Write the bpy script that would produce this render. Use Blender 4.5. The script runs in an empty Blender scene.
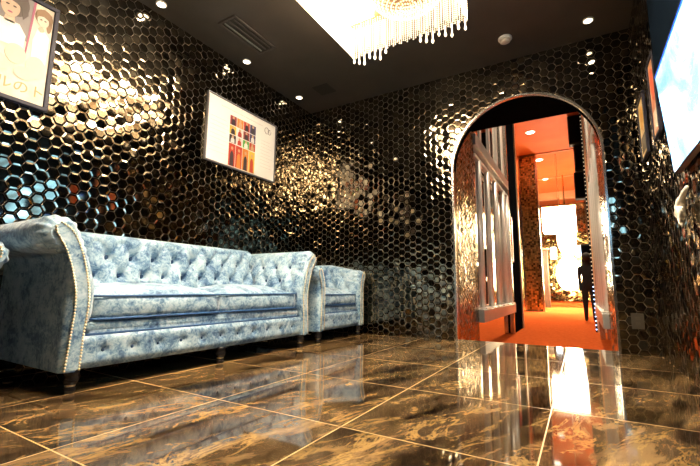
import bpy, bmesh, math, random
from mathutils import Vector, Matrix
random.seed(7)
PI = math.pi
sc = bpy.context.scene
COL = sc.collection

# ------------------------------------------------------------------ materials
def mat(name):
    m = bpy.data.materials.new(name); m.use_nodes = True
    nt = m.node_tree
    return m, nt, nt.nodes['Principled BSDF']

def simple(name, col, rough=0.5, metal=0.0, emit=None, strength=0.0, spec=None, coat=0.0):
    m, nt, b = mat(name)
    b.inputs['Base Color'].default_value = (*col, 1)
    b.inputs['Roughness'].default_value = rough
    b.inputs['Metallic'].default_value = metal
    if spec is not None: b.inputs['Specular IOR Level'].default_value = spec
    if coat: b.inputs['Coat Weight'].default_value = coat
    if emit:
        b.inputs['Emission Color'].default_value = (*emit, 1)
        b.inputs['Emission Strength'].default_value = strength
    return m

def nd(nt, typ, **kw):
    n = nt.nodes.new(typ)
    for k, v in kw.items():
        if k in n.inputs: n.inputs[k].default_value = v
        else: setattr(n, k, v)
    return n

def ramp(nt, stops, interp='LINEAR'):
    r = nt.nodes.new('ShaderNodeValToRGB')
    cr = r.color_ramp; cr.interpolation = interp
    while len(cr.elements) > 1: cr.elements.remove(cr.elements[-1])
    cr.elements[0].position = stops[0][0]; cr.elements[0].color = (*stops[0][1], 1)
    for p, c in stops[1:]:
        e = cr.elements.new(p); e.color = (*c, 1)
    return r

def math_n(nt, op, a, b=None):
    n = nt.nodes.new('ShaderNodeMath'); n.operation = op
    for i, v in enumerate((a, b)):
        if v is None: continue
        if isinstance(v, (int, float)): n.inputs[i].default_value = v
        else: nt.links.new(v, n.inputs[i])
    return n.outputs[0]

def mixc(nt, fac, a, b):
    n = nt.nodes.new('ShaderNodeMix'); n.data_type = 'RGBA'
    for idx, v in ((0, fac), (6, a), (7, b)):
        if isinstance(v, (int, float)): n.inputs[idx].default_value = v
        elif isinstance(v, tuple): n.inputs[idx].default_value = (*v, 1)
        else: nt.links.new(v, n.inputs[idx])
    return n.outputs[2]

def tile_mat(name, lo, hi, rough):
    m, nt, b = mat(name)
    g = nd(nt, 'ShaderNodeNewGeometry')
    r = ramp(nt, [(0, lo), (1, hi)])
    nt.links.new(g.outputs['Random Per Island'], r.inputs[0])
    nt.links.new(r.outputs[0], b.inputs['Base Color'])
    b.inputs['Metallic'].default_value = 1
    b.inputs['Roughness'].default_value = rough
    return m
M_TILE = tile_mat('bronze_mirror_tile', (.16, .135, .10), (.28, .24, .178), .05)
M_TILEG = tile_mat('gold_mirror_tile', (.10, .07, .025), (.42, .30, .12), .14)
M_GROUT = simple('tile_joint', (.22, .18, .135), .6)

def velvet():
    m, nt, b = mat('crushed_velvet')
    tc = nd(nt, 'ShaderNodeTexCoord')
    n1 = nd(nt, 'ShaderNodeTexNoise', Scale=7.5, Detail=8.0, Roughness=.72, Distortion=.7)
    n2 = nd(nt, 'ShaderNodeTexNoise', Scale=38.0, Detail=4.0, Roughness=.7, Distortion=1.2)
    for n in (n1, n2): nt.links.new(tc.outputs['Object'], n.inputs['Vector'])
    f = math_n(nt, 'ADD', math_n(nt, 'MULTIPLY', n1.outputs['Fac'], .62), math_n(nt, 'MULTIPLY', n2.outputs['Fac'], .38))
    r = ramp(nt, [(.36, (.018, .055, .135)), (.43, (.055, .135, .26)), (.485, (.17, .29, .42)), (.54, (.33, .46, .56)), (.68, (.52, .62, .68))])
    nt.links.new(f, r.inputs[0]); nt.links.new(r.outputs[0], b.inputs['Base Color'])
    b.inputs['Roughness'].default_value = .62
    b.inputs['Sheen Weight'].default_value = .35
    b.inputs['Sheen Roughness'].default_value = .4
    bp = nd(nt, 'ShaderNodeBump', Strength=.25, Distance=.004)
    nt.links.new(n2.outputs['Fac'], bp.inputs['Height']); nt.links.new(bp.outputs[0], b.inputs['Normal'])
    return m
M_VELVET = velvet()
M_PIPE = simple('blue_velvet_piping', (.025, .09, .23), .6)
M_BUTTON = simple('blue_velvet_button', (.025, .07, .16), .7)
M_NAIL = simple('pale_brass_nail', (.86, .72, .46), .28, 1)
M_LEG = simple('black_lacquer', (.012, .011, .012), .18)
M_BLACK = simple('black_cloth', (.008, .008, .009), .9)

def marble():
    m, nt, b = mat('marble_floor_tile')
    tc = nd(nt, 'ShaderNodeTexCoord')
    sep = nd(nt, 'ShaderNodeSeparateXYZ'); nt.links.new(tc.outputs['Object'], sep.inputs[0])
    S = .6075
    u = math_n(nt, 'DIVIDE', math_n(nt, 'ADD', sep.outputs[0], 1.3473 + 10 * S), S)
    v = math_n(nt, 'DIVIDE', math_n(nt, 'ADD', sep.outputs[1], -.5925 + 10 * S), S)
    cu = math_n(nt, 'FLOOR', u); cv = math_n(nt, 'FLOOR', v)
    fu = math_n(nt, 'FRACT', u); fv = math_n(nt, 'FRACT', v)
    def edge(f):
        d = math_n(nt, 'ABSOLUTE', math_n(nt, 'SUBTRACT', f, .5))
        return math_n(nt, 'GREATER_THAN', d, .4962)
    grout = math_n(nt, 'MAXIMUM', edge(fu), edge(fv))
    cell = nd(nt, 'ShaderNodeCombineXYZ'); nt.links.new(cu, cell.inputs[0]); nt.links.new(cv, cell.inputs[1])
    wn = nd(nt, 'ShaderNodeTexWhiteNoise'); nt.links.new(cell.outputs[0], wn.inputs['Vector'])
    off = nd(nt, 'ShaderNodeVectorMath', operation='SCALE'); nt.links.new(wn.outputs['Color'], off.inputs[0]); off.inputs['Scale'].default_value = 7
    add = nd(nt, 'ShaderNodeVectorMath', operation='ADD'); nt.links.new(tc.outputs['Object'], add.inputs[0]); nt.links.new(off.outputs[0], add.inputs[1])
    mp = nd(nt, 'ShaderNodeMapping'); mp.inputs['Scale'].default_value = (2.7, 1.0, 1)
    rt = nd(nt, 'ShaderNodeMapping'); rt.inputs['Rotation'].default_value = (0, 0, .36)
    nt.links.new(add.outputs[0], rt.inputs[0]); nt.links.new(rt.outputs[0], mp.inputs[0])
    big = nd(nt, 'ShaderNodeTexNoise', Scale=1.9, Detail=13.0, Roughness=.76, Distortion=.7)
    vein = nd(nt, 'ShaderNodeTexNoise', Scale=2.3, Detail=11.0, Roughness=.68, Distortion=.9)
    smoke = nd(nt, 'ShaderNodeTexNoise', Scale=2.4, Detail=13.0, Roughness=.78, Distortion=.6)
    for n in (big, vein, smoke): nt.links.new(mp.outputs[0], n.inputs['Vector'])
    base = ramp(nt, [(.36, (.010, .006, .004)), (.45, (.036, .022, .013)), (.52, (.085, .052, .025)), (.60, (.18, .118, .058))])
    nt.links.new(big.outputs['Fac'], base.inputs[0])
    rid = math_n(nt, 'ABSOLUTE', math_n(nt, 'SUBTRACT', vein.outputs['Fac'], .5))
    vr = ramp(nt, [(0, (1, 1, 1)), (.010, (.6, .6, .6)), (.026, (0, 0, 0))]); nt.links.new(rid, vr.inputs[0])
    pr = ramp(nt, [(.53, (0, 0, 0)), (.66, (1, 1, 1))]); nt.links.new(smoke.outputs['Fac'], pr.inputs[0])
    c1 = mixc(nt, math_n(nt, 'MULTIPLY', pr.outputs[0], .48), base.outputs[0], (.25, .155, .055))
    c2 = mixc(nt, math_n(nt, 'MULTIPLY', vr.outputs[0], .6), c1, (.36, .235, .085))
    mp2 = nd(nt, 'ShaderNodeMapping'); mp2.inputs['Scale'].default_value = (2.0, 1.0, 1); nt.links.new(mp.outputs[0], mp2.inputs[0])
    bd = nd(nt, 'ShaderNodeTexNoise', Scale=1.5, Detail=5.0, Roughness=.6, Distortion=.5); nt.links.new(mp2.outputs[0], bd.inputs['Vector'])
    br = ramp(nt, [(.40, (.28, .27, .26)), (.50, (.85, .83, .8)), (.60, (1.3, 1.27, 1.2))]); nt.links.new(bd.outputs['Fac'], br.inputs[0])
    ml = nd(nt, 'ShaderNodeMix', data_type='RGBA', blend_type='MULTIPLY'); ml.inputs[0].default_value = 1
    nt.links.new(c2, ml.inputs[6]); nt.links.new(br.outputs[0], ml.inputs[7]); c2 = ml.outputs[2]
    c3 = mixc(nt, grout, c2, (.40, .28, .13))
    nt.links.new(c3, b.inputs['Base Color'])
    rr = math_n(nt, 'ADD', math_n(nt, 'MULTIPLY', grout, .35), .045)
    nt.links.new(rr, b.inputs['Roughness'])
    b.inputs['IOR'].default_value = 1.48
    return m
M_MARBLE = marble()

def noisy(name, c1, c2, scale, rough, detail=3.0, metal=0.0, bump=0.0, spec=None):
    m, nt, b = mat(name)
    tc = nd(nt, 'ShaderNodeTexCoord')
    n = nd(nt, 'ShaderNodeTexNoise', Scale=scale, Detail=detail)
    nt.links.new(tc.outputs['Object'], n.inputs['Vector'])
    r = ramp(nt, [(.3, c1), (.7, c2)]); nt.links.new(n.outputs['Fac'], r.inputs[0])
    nt.links.new(r.outputs[0], b.inputs['Base Color'])
    b.inputs['Roughness'].default_value = rough; b.inputs['Metallic'].default_value = metal
    if spec is not None: b.inputs['Specular IOR Level'].default_value = spec
    if bump:
        bp = nd(nt, 'ShaderNodeBump', Strength=bump, Distance=.01)
        nt.links.new(n.outputs['Fac'], bp.inputs['Height']); nt.links.new(bp.outputs[0], b.inputs['Normal'])
    return m
M_CEIL = noisy('dark_brown_ceiling_paint', (.044, .036, .029), (.053, .043, .034), 6, .55)
M_CARPET = noisy('orange_red_carpet', (.48, .088, .020), (.60, .12, .030), 22, .95, bump=.3, spec=0)
M_HCEIL = noisy('orange_hall_ceiling', (.50, .10, .024), (.58, .13, .034), 1.2, .6, spec=.08)
M_MIRROR = simple('wall_mirror', (.82, .80, .76), .03, 1)
M_STEEL = simple('brushed_steel', (.62, .60, .57), .22, 1)
M_CHROME = simple('pale_metal_tube', (.88, .87, .84), .25, .25)
M_RAIL = simple('grey_metal_rail', (.42, .44, .44), .35, .5)
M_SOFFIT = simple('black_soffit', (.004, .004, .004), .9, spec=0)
M_BLKGLOSS = simple('black_panel', (.006, .007, .010), .9, spec=0)
M_PINK = simple('pale_gold_trim', (.80, .52, .34), .35, .6)
M_WHITE = simple('white_paper', (.66, .64, .61), .45)
M_CREAM = noisy('cream_print', (.46, .39, .29), (.56, .51, .43), 14, .45)
M_FRAME = simple('dark_navy_frame', (.022, .022, .040), .5, spec=.25)
M_FRAMEW = simple('dark_grey_frame', (.07, .065, .075), .45)
M_WHITEPL = simple('white_plastic', (.80, .77, .72), .4)
M_LENS = simple('lamp_lens', (1, 1, 1), .4, 0, (1, .86, .66), 9)
M_VENT = simple('dark_grille', (.05, .04, .034), .45)
M_VENTL = simple('grey_green_slat', (.17, .19, .17), .4)
M_HATCH = simple('darker_ceiling_panel', (.022, .018, .015), .6)
M_NAVY = simple('dark_navy_board', (.005, .009, .016), .9, spec=0)
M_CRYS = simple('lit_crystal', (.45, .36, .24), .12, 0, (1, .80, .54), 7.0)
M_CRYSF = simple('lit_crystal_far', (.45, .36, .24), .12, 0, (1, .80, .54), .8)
M_BOWL = simple('lit_bowl_bead', (.45, .36, .24), .15, 0, (1, .76, .46), .75)
M_CRYSD = simple('crystal_drop', (1, .93, .82), .1, 0, (1, .80, .54), 1.6)
M_GLOW = simple('lamp_diffuser', (1, 1, 1), .5, 0, (1, .82, .58), 60)
M_GOLDM = simple('warm_brass', (.72, .50, .24), .25, 1)
M_HGLOW = simple('lit_hall_crystal', (1, .95, .85), .2, 0, (1, .80, .52), 14)
M_HWIN = simple('lit_blue_window', (.6, .8, 1), .3, 0, (.55, .8, 1), 5)
M_BLUELED = simple('blue_lamp_bead', (.3, .5, 1), .3, 0, (.35, .55, 1), 4)
M_BULB = simple('warm_lamp_bead', (1, .9, .7), .3, 0, (1, .75, .5), .45)
M_RED = simple('red_sign', (.75, .06, .05), .4)

def tv_mat():
    m, nt, b = mat('lit_screen_picture')
    tc = nd(nt, 'ShaderNodeTexCoord')
    mp = nd(nt, 'ShaderNodeMapping'); mp.inputs['Rotation'].default_value = (.7, 0, 0)
    nt.links.new(tc.outputs['Object'], mp.inputs[0])
    n = nd(nt, 'ShaderNodeTexNoise', Scale=2.6, Detail=7.0, Roughness=.62, Distortion=.8)
    nt.links.new(mp.outputs[0], n.inputs['Vector'])
    r = ramp(nt, [(.33, (.026, .052, .066)), (.43, (.048, .085, .11)), (.51, (.12, .30, .46)), (.58, (.42, .74, 1))])
    nt.links.new(n.outputs['Fac'], r.inputs[0])
    b.inputs['Base Color'].default_value = (.01, .01, .01, 1)
    nt.links.new(r.outputs[0], b.inputs['Emission Color'])
    b.inputs['Emission Strength'].default_value = TV_STRENGTH
    b.inputs['Roughness'].default_value = .2
    return m
TV_STRENGTH = 9.0
M_TV = tv_mat()

# ------------------------------------------------------------------ mesh builder
class MB:
    def __init__(s): s.v = []; s.f = []; s.m = []
    def add(s, vs, fs, mi=0):
        o = len(s.v); s.v += [tuple(p) for p in vs]
        for f in fs: s.f.append(tuple(i + o for i in f)); s.m.append(mi)
    def box(s, x0, x1, y0, y1, z0, z1, bev=0.0, mi=0):
        if bev <= 0:
            vs = [(x, y, z) for x in (x0, x1) for y in (y0, y1) for z in (z0, z1)]
            s.add(vs, [(0, 1, 3, 2), (4, 6, 7, 5), (0, 4, 5, 1), (2, 3, 7, 6), (0, 2, 6, 4), (1, 5, 7, 3)], mi); return
        bm = bmesh.new(); bmesh.ops.create_cube(bm, size=1)
        for v in bm.verts:
            v.co = Vector(((x0 + x1) / 2 + v.co.x * (x1 - x0), (y0 + y1) / 2 + v.co.y * (y1 - y0), (z0 + z1) / 2 + v.co.z * (z1 - z0)))
        bmesh.ops.bevel(bm, geom=list(bm.edges), offset=bev, segments=2, affect='EDGES', profile=.5)
        s.bm(bm, mi)
    def bm(s, bm, mi=0):
        bm.verts.index_update()
        s.add([v.co[:] for v in bm.verts], [[v.index for v in f.verts] for f in bm.faces], mi); bm.free()
    def tube(s, pts, r, n=8, closed=False, mi=0, cap=True):
        pts = [Vector(p) for p in pts]; N = len(pts); rings = []
        ref = Vector((0, 0, 1))
        for i, p in enumerate(pts):
            a = pts[(i - 1) % N] if (closed or i > 0) else p
            b = pts[(i + 1) % N] if (closed or i < N - 1) else p
            t = (b - a).normalized()
            rf = ref if abs(t.dot(ref)) < .95 else Vector((1, 0, 0))
            x = t.cross(rf).normalized(); y = x.cross(t)
            rr = r[i] if isinstance(r, (list, tuple)) else r
            rings.append([p + (x * math.cos(2 * PI * k / n) + y * math.sin(2 * PI * k / n)) * rr for k in range(n)])
        vs = [q for R in rings for q in R]; fs = []
        for i in range(N if closed else N - 1):
            j = (i + 1) % N
            for k in range(n): fs.append((i * n + k, i * n + (k + 1) % n, j * n + (k + 1) % n, j * n + k))
        if cap and not closed: fs.append(tuple(range(n - 1, -1, -1))); fs.append(tuple((N - 1) * n + k for k in range(n)))
        s.add(vs, fs, mi)
    def lathe(s, c, prof, n=16, mi=0):
        cx, cy, cz = c; vs = []; fs = []
        for r, z in prof:
            for k in range(n): vs.append((cx + r * math.cos(2 * PI * k / n), cy + r * math.sin(2 * PI * k / n), cz + z))
        for i in range(len(prof) - 1):
            for k in range(n): fs.append((i * n + k, i * n + (k + 1) % n, (i + 1) * n + (k + 1) % n, (i + 1) * n + k))
        fs.append(tuple(range(n - 1, -1, -1))); fs.append(tuple((len(prof) - 1) * n + k for k in range(n)))
        s.add(vs, fs, mi)
    def ball(s, c, r, nu=6, nv=4, sz=1.0, mi=0):
        prof = [(max(r * math.sin(PI * i / nv), 1e-4), -r * sz * math.cos(PI * i / nv)) for i in range(nv + 1)]
        s.lathe(c, prof, nu, mi)
    def octa(s, c, r, h):
        x, y, z = c
        s.add([(x + r, y, z), (x, y + r, z), (x - r, y, z), (x, y - r, z), (x, y, z + h), (x, y, z - h)],
              [(0, 1, 4), (1, 2, 4), (2, 3, 4), (3, 0, 4), (1, 0, 5), (2, 1, 5), (3, 2, 5), (0, 3, 5)])
    def grid(s, P, mi=0, closed_u=False):
        nu = len(P); nv = len(P[0])
        vs = [p for row in P for p in row]; fs = []
        for i in range(nu if closed_u else nu - 1):
            for j in range(nv - 1):
                i2 = (i + 1) % nu
                fs.append((i * nv + j, i2 * nv + j, i2 * nv + j + 1, i * nv + j + 1))
        s.add(vs, fs, mi)

def obj(name, mb, mats, parent=None, loc=None, smooth=False, fix=True):
    """links ONE mesh object; geometry is given in world coordinates"""
    if not isinstance(mats, (list, tuple)): mats = [mats]
    me = bpy.data.meshes.new(name)
    base = Vector(loc) if loc else (Vector(parent['base']) if parent else Vector((0, 0, 0)))
    me.from_pydata([tuple(Vector(p) - base) for p in mb.v], [], mb.f)
    for m in mats: me.materials.append(m)
    for p, mi in zip(me.polygons, mb.m): p.material_index = mi; p.use_smooth = smooth
    if fix:
        bm = bmesh.new(); bm.from_mesh(me); bmesh.ops.recalc_face_normals(bm, faces=bm.faces); bm.to_mesh(me); bm.free()
    me.update()
    o = bpy.data.objects.new(name, me); COL.objects.link(o)
    if parent:
        o.parent = parent; o['base'] = parent['base']
    else:
        o.location = base; o['base'] = tuple(base)
    return o

def tag(o, label, cat, group=None):
    o['label'] = label; o['category'] = cat
    if group: o['group'] = group
    return o
def thing(name, loc, label, cat, group=None):
    o = bpy.data.objects.new(name, None); COL.objects.link(o); o.empty_display_size = .1
    o.location = loc; o['base'] = tuple(loc)
    return tag(o, label, cat, group)
def struct(name, mb, m, smooth=False, fix=True):
    o = obj(name, mb, m, smooth=smooth, fix=fix); o['kind'] = 'structure'; return o
def copy_tree(o, parent=None):
    c = o.copy(); COL.objects.link(c)
    if parent: c.parent = parent
    for ch in list(o.children): copy_tree(ch, c)
    return c

# ------------------------------------------------------------------ room shell
XL, XR, YB, YR, H = -2.777, .478, 3.699, -1.3, 2.626
AX, AR, AZ = -.40, .62, 1.632          # arch centre x, radius, springing height
YH = 3.80                              # hall side of the arch wall
HZ = -.26                              # hall floor

mb = MB(); mb.box(XL - .1, XR + .1, YR - .1, YH, -.12, 0)
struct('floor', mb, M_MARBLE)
mb = MB(); mb.box(XL - .1, XR + .1, YR - .1, YH, H, H + .1)
struct('ceiling', mb, M_CEIL)

def hexwall(name, org, U, V, du, dv, nrm, m_tile, push=None, skip=None, pitch=.07, slab=None, tilt=.034, holeouter=None):
    """wall slab with bevelled hexagonal mirror tiles, each very slightly out of true"""
    org, du, dv, nrm = map(Vector, (org, du, dv, nrm))
    mb = MB()
    if slab: slab(mb)
    a = pitch / math.sqrt(3) - .0016; cs = pitch * math.sqrt(3) / 2
    ci = 0; u = 0.0
    while u < U + a:
        v = (pitch / 2 if ci % 2 else 0.0)
        while v < V + pitch / 2:
            if not (skip and skip(u, v)):
                tx, ty = random.gauss(0, tilt), random.gauss(0, tilt)
                outer = []; inner = []
                for k in range(6):
                    c, s_ = math.cos(k * PI / 3), math.sin(k * PI / 3)
                    for lst, sc_, h in ((outer, 1.0, .0045), (inner, .72, .0055)):
                        pu, pv = u + a * sc_ * c, v + a * sc_ * s_
                        qu, qv = min(max(pu, 0), U), min(max(pv, 0), V)
                        if push: qu, qv = push(qu, qv)
                        hh = max(h + tx * a * sc_ * c + ty * a * sc_ * s_, .0006)
                        lst.append(org + du * qu + dv * qv + nrm * hh)
                uu = [(p - org).dot(du) for p in outer]; vv = [(p - org).dot(dv) for p in outer]
                if max(uu) - min(uu) > .012 and max(vv) - min(vv) > .012:
                    mb.add(outer + inner, [(0, 1, 7, 6), (1, 2, 8, 7), (2, 3, 9, 8), (3, 4, 10, 9), (4, 5, 11, 10), (5, 0, 6, 11), (6, 7, 8, 9, 10, 11)], 1)
            v += pitch
        u += cs; ci += 1
    return struct(name, mb, [M_GROUT, m_tile], fix=True)

hexwall('wall_left', (XL, YR, 0), YB - YR, H, (0, 1, 0), (0, 0, 1), (1, 0, 0), M_TILE,
        slab=lambda m: m.box(XL - .1, XL, YR, YB, 0, H))
hexwall('wall_right', (XR, YR, 0), YB - YR, H, (0, 1, 0), (0, 0, 1), (-1, 0, 0), M_TILE,
        slab=lambda m: m.box(XR, XR + .1, YR, YB, 0, H))
mb = MB(); mb.box(XL, XR, YR - .1, YR, 0, H)
struct('wall_rear', mb, simple('dark_rear_wall', (.02, .017, .014), .7))

def arch_slab(m):
    out = [(XL, 0), (AX - AR, 0), (AX - AR, AZ)]
    out += [(AX - AR * math.cos(PI * k / 40), AZ + AR * math.sin(PI * k / 40)) for k in range(1, 40)]
    out += [(AX + AR, AZ), (AX + AR, 0), (XR, 0), (XR, H), (XL, H)]
    n = len(out)
    vs = [(x, YB, z) for x, z in out] + [(x, YH, z) for x, z in out]
    m.add(vs, [tuple(range(n)), tuple(range(2 * n - 1, n - 1, -1))] + [(i, (i + 1) % n, n + (i + 1) % n, n + i) for i in range(n)])
RO = AR + .012
def arch_push(u, v):
    x = XL + u - AX; z = v
    if z < AZ:
        if abs(x) < RO: x = math.copysign(RO, x)
    else:
        d = math.hypot(x, z - AZ)
        if d < RO:
            k = RO / max(d, 1e-6); x *= k; z = AZ + (z - AZ) * k
    return x + AX - XL, z
def arch_skip(u, v):
    x = XL + u - AX
    return (abs(x) < AR - .015 and v < AZ) or (v >= AZ and math.hypot(x, v - AZ) < AR - .015)
hexwall('wall_back', (XL, YB, 0), XR - XL, H, (1, 0, 0), (0, 0, 1), (0, -1, 0), M_TILE, push=arch_push, skip=arch_skip, slab=arch_slab)

# steel trim round the arch
mb = MB()
path = [(AX - AR, 0), (AX - AR, AZ * .5)] + [(AX - AR * math.cos(PI * k / 48), AZ + AR * math.sin(PI * k / 48)) for k in range(49)] + [(AX + AR, AZ * .5), (AX + AR, 0)]
P = []
for i, (x, z) in enumerate(path):
    if z <= AZ + 1e-6 and i not in range(2, 51): nx, nz = (-1, 0) if x < AX else (1, 0)
    else: nx, nz = (x - AX) / AR, (z - AZ) / AR
    P.append([(x + nx * a_, y, z + nz * a_) for a_, y in ((.012, YB - .001), (.012, YB - .014), (-.006, YB - .014), (-.006, YB + .022), (.012, YB + .022))])
mb.grid(P)
struct('trim_1', mb, M_STEEL)
def reveal(name, pts, m):
    q = MB(); G = []
    for x, z, nx, nz in pts: G.append([(x + nx * a_, y, z + nz * a_) for a_, y in ((.008, YB + .024), (-.004, YB + .024), (-.004, YH + .003), (.008, YH + .003))])
    q.grid(G); return struct(name, q, m)
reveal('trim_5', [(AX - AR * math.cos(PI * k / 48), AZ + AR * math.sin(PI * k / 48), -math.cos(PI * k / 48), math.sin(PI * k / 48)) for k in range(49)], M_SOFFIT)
reveal('trim_6', [(AX - AR, 0, -1, 0), (AX - AR, AZ, -1, 0)], M_TILEG)
reveal('trim_7', [(AX + AR, 0, 1, 0), (AX + AR, AZ, 1, 0)], M_TILEG)

# ------------------------------------------------------------------ hall beyond the arch
HXL, HXR, HH = -1.02, .22, 5.35
mb = MB(); mb.box(-3.2, 1.6, YH, 20.8, HZ - .1, HZ)
struct('floor_hall', mb, M_CARPET)
mb = MB(); mb.box(-3.2, 1.6, 20.8, 25, HZ - .1, -.10)
struct('floor_hall_end', mb, M_CARPET)
mb = MB(); mb.box(-3.2, 1.6, 4.6, 25, HH, HH + .1)
struct('ceiling_hall', mb, M_HCEIL)
mb = MB(); mb.box(-1.25, .45, YH + .005, 4.62, 2.37, HH)
struct('ceiling_hall_entry', mb, M_SOFFIT)
mb = MB()
for y in (11.0, 15.0, 18.6): mb.box(-3.2, 1.6, y, y + .05, HH - .035, HH)
mb.box(-3.2, 1.6, 21.5, 21.9, HH - .35, HH)
struct('trim_2', mb, simple('ceiling_batten', (.55, .20, .09), .5))
hexwall('wall_hall_entry_left', (HXL, YH, HZ), .8, 2.37 - HZ, (0, 1, 0), (0, 0, 1), (1, 0, 0), M_TILEG, pitch=.05, tilt=.06,
        slab=lambda m: m.box(HXL - .1, HXL, YH + .005, 4.6, HZ, 2.37))
hexwall('wall_hall_entry_right', (HXR, YH, HZ), .8, 2.37 - HZ, (0, 1, 0), (0, 0, 1), (-1, 0, 0), M_TILEG, pitch=.05, tilt=.06,
        slab=lambda m: m.box(HXR, HXR + .1, YH + .005, 4.6, HZ, 2.37))
mb = MB(); mb.box(HXL - .16, HXL - .06, 4.6, 7.15, HZ, HH)
struct('wall_hall_mirror_left', mb, M_MIRROR)
mb = MB(); mb.box(HXR + .06, HXR + .16, 4.6, 8.3, HZ, HH)
struct('wall_hall_mirror_right', mb, M_MIRROR)
mb = MB(); mb.box(HXL - .16, HXL, 7.22, 8.32, HZ, HH)
struct('wall_hall_black_left', mb, M_BLKGLOSS)
# side walls further down
hexwall('wall_hall_far_left', (-2.3, 8.4, HZ), 16.4, HH - HZ, (0, 1, 0), (0, 0, 1), (1, 0, 0), M_TILEG, pitch=.20,
        slab=lambda m: m.box(-2.4, -2.3, 8.4, 24.8, HZ, HH))
hexwall('wall_hall_far_right', (.42, 8.45, HZ), 16.4, HH - HZ, (0, 1, 0), (0, 0, 1), (-1, 0, 0), M_TILEG, pitch=.14,
        slab=lambda m: m.box(.42, .52, 8.45, 24.8, HZ, HH))
hexwall('wall_hall_end', (-2.3, 24.8, HZ), 2.9, HH - HZ, (1, 0, 0), (0, 0, 1), (0, -1, 0), M_TILEG, pitch=.14,
        slab=lambda m: m.box(-2.3, .6, 24.8, 24.9, HZ, HH))
# portal trims at the mirror end
mb = MB(); mb.box(HXL - .06, HXL + .02, 8.34, 8.42, HZ, HH); struct('trim_3', mb, M_PINK)
mb = MB(); mb.box(HXR - .02, HXR + .20, 8.32, 8.42, HZ, HH); struct('trim_4', mb, M_PINK)

def slat_screen(x, sgn, label):
    """x = face towards the hall, sgn = direction into the wall"""
    y0, y1 = 4.62, 7.10
    t = thing('slatted_screen', (x, (y0 + y1) / 2, HZ), label, 'screen', None)
    def bx(name, xa, xb, ya, yb, za, zb, m, bev=.006):
        q = MB(); q.box(min(xa, xb), max(xa, xb), ya, yb, za, zb, bev); return obj(name, q, m, t)
    bx('sill_rail', x - sgn * .06, x + sgn * .045, y0, y1, .10, .245, M_RAIL)
    bx('top_rail', x - sgn * .03, x + sgn * .045, y0, y1, 2.20, 2.35, M_RAIL)
    bx('end_post', x - sgn * .02, x + sgn * .045, y1, y1 + .09, HZ, HH - .002, M_STEEL)
    bx('lower_rail', x - sgn * .02, x + sgn * .02, y0, y1, 2.06, 2.10, M_WHITEPL)
    for i in range(6):
        q = MB(); yy = y0 + .16 + i * .40
        q.box(min(x - sgn * .062, x + sgn * .02), max(x - sgn * .062, x + sgn * .02), yy, yy + .26, .246, .262, .004)
        obj('clamp', q, M_WHITEPL, t)
    for yy in (4.86, 5.38, 5.94, 6.60, 6.98):
        q = MB(); q.tube([(x, yy, .262), (x, yy, 2.06)], .036, 12); obj('slat', q, M_CHROME, t, smooth=True)
    for yy in ((5.0, 5.6, 6.2, 6.75) if sgn < 0 else (5.6, 6.75)):
        q = MB(); q.box(x - .015, x + .015, yy - .05, yy + .05, 2.352, HH - .004, .006); obj('transom_slat', q, M_CHROME, t)
    return t
slat_screen(HXL, -1, 'tall screen of pale metal bars on the left side of the hall, grey rails')
slat_screen(HXR, 1, 'tall screen of pale metal bars on the right side of the hall, seen edge on')

# red sign on the dark panel, pillars
mb = MB(); mb.box(HXL + .002, HXL + .03, 7.225, 7.36, .95, 1.75, .004)
tag(obj('red_sign_plate', mb, M_RED, loc=(HXL + .01, 7.3, .95)), 'narrow red sign plate on the edge of the black hall panel', 'sign')

t = thing('tiled_pillar', (-1.43, 15.3, HZ), 'gold mosaic square pillar on the orange carpet, left side of the hall', 'pillar')
mb = MB(); mb.box(-1.70, -1.15, 15.0, 15.6, HZ, HH)
obj('core', mb, M_GROUT, t)
mb = MB(); a = .04
for face in range(2):
    cnt = 0; u = .03
    W = .55 if face == 0 else .6
    while u < W - .02:
        v = HZ + .05 + (.06 if cnt % 2 else 0)
        while v < HH - .05:
            pts = []
            t1, t2 = random.gauss(0, .06), random.gauss(0, .06)
            for k in range(6):
                pu = min(max(u + a * .93 * math.cos(k * PI / 3), 0), W); pv = v + a * .93 * math.sin(k * PI / 3)
                h = .008 + t1 * (pu - u) + t2 * (pv - v)
                pts.append((-1.70 + pu, 15.0 - h, pv) if face == 0 else (-1.15 + h, 15.0 + pu, pv))
            mb.add(pts, [tuple(range(6))])
            v += a * math.sqrt(3)
        u += a * 1.5; cnt += 1
obj('mosaic_cladding', mb, tile_mat('gold_mosaic', (.05, .03, .01), (.80, .58, .22), .3), t, fix=False)
for x in (-1.70, -1.15):
    mb = MB(); mb.box(x - .03, x + .03, 14.965, 15.03, HZ, HH - .002, .005); obj('corner_trim', mb, M_STEEL, t)
t = thing('dark_pillar', (-1.32, 19, HZ), 'dark wooden post further down the hall behind the gold pillar', 'pillar')
mb = MB(); mb.box(-1.48, -1.18, 18.9, 19.2, HZ, 2.2, .02); obj('shaft', mb, simple('dark_wood', (.06, .035, .02), .4), t)
mb = MB(); mb.box(-1.53, -1.13, 18.85, 19.25, 2.2, 2.32, .02); obj('cap', mb, M_GOLDM, t)

# small lamp beads on the right portal (one string)
t = thing('lamp_bead_strip', (HXR - .03, 8.30, HZ), 'string of small lamp beads running up the right hall portal, blue at the bottom', 'light strip')
mb = MB(); mb.box(HXR - .045, HXR - .02, 8.30, 8.318, HZ, HH - .01); obj('backing_strip', mb, M_BLKGLOSS, t)
ma, mc = MB(), MB()
z = HZ + .05
while z < HH - .05:
    (mc if z < .55 else ma).ball((HXR - .034, 8.292, z), .010, 6, 4); z += .075
obj('warm_beads', ma, M_BULB, t)['kind'] = 'stuff'
obj('blue_beads', mc, M_BLUELED, t)['kind'] = 'stuff'

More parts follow.
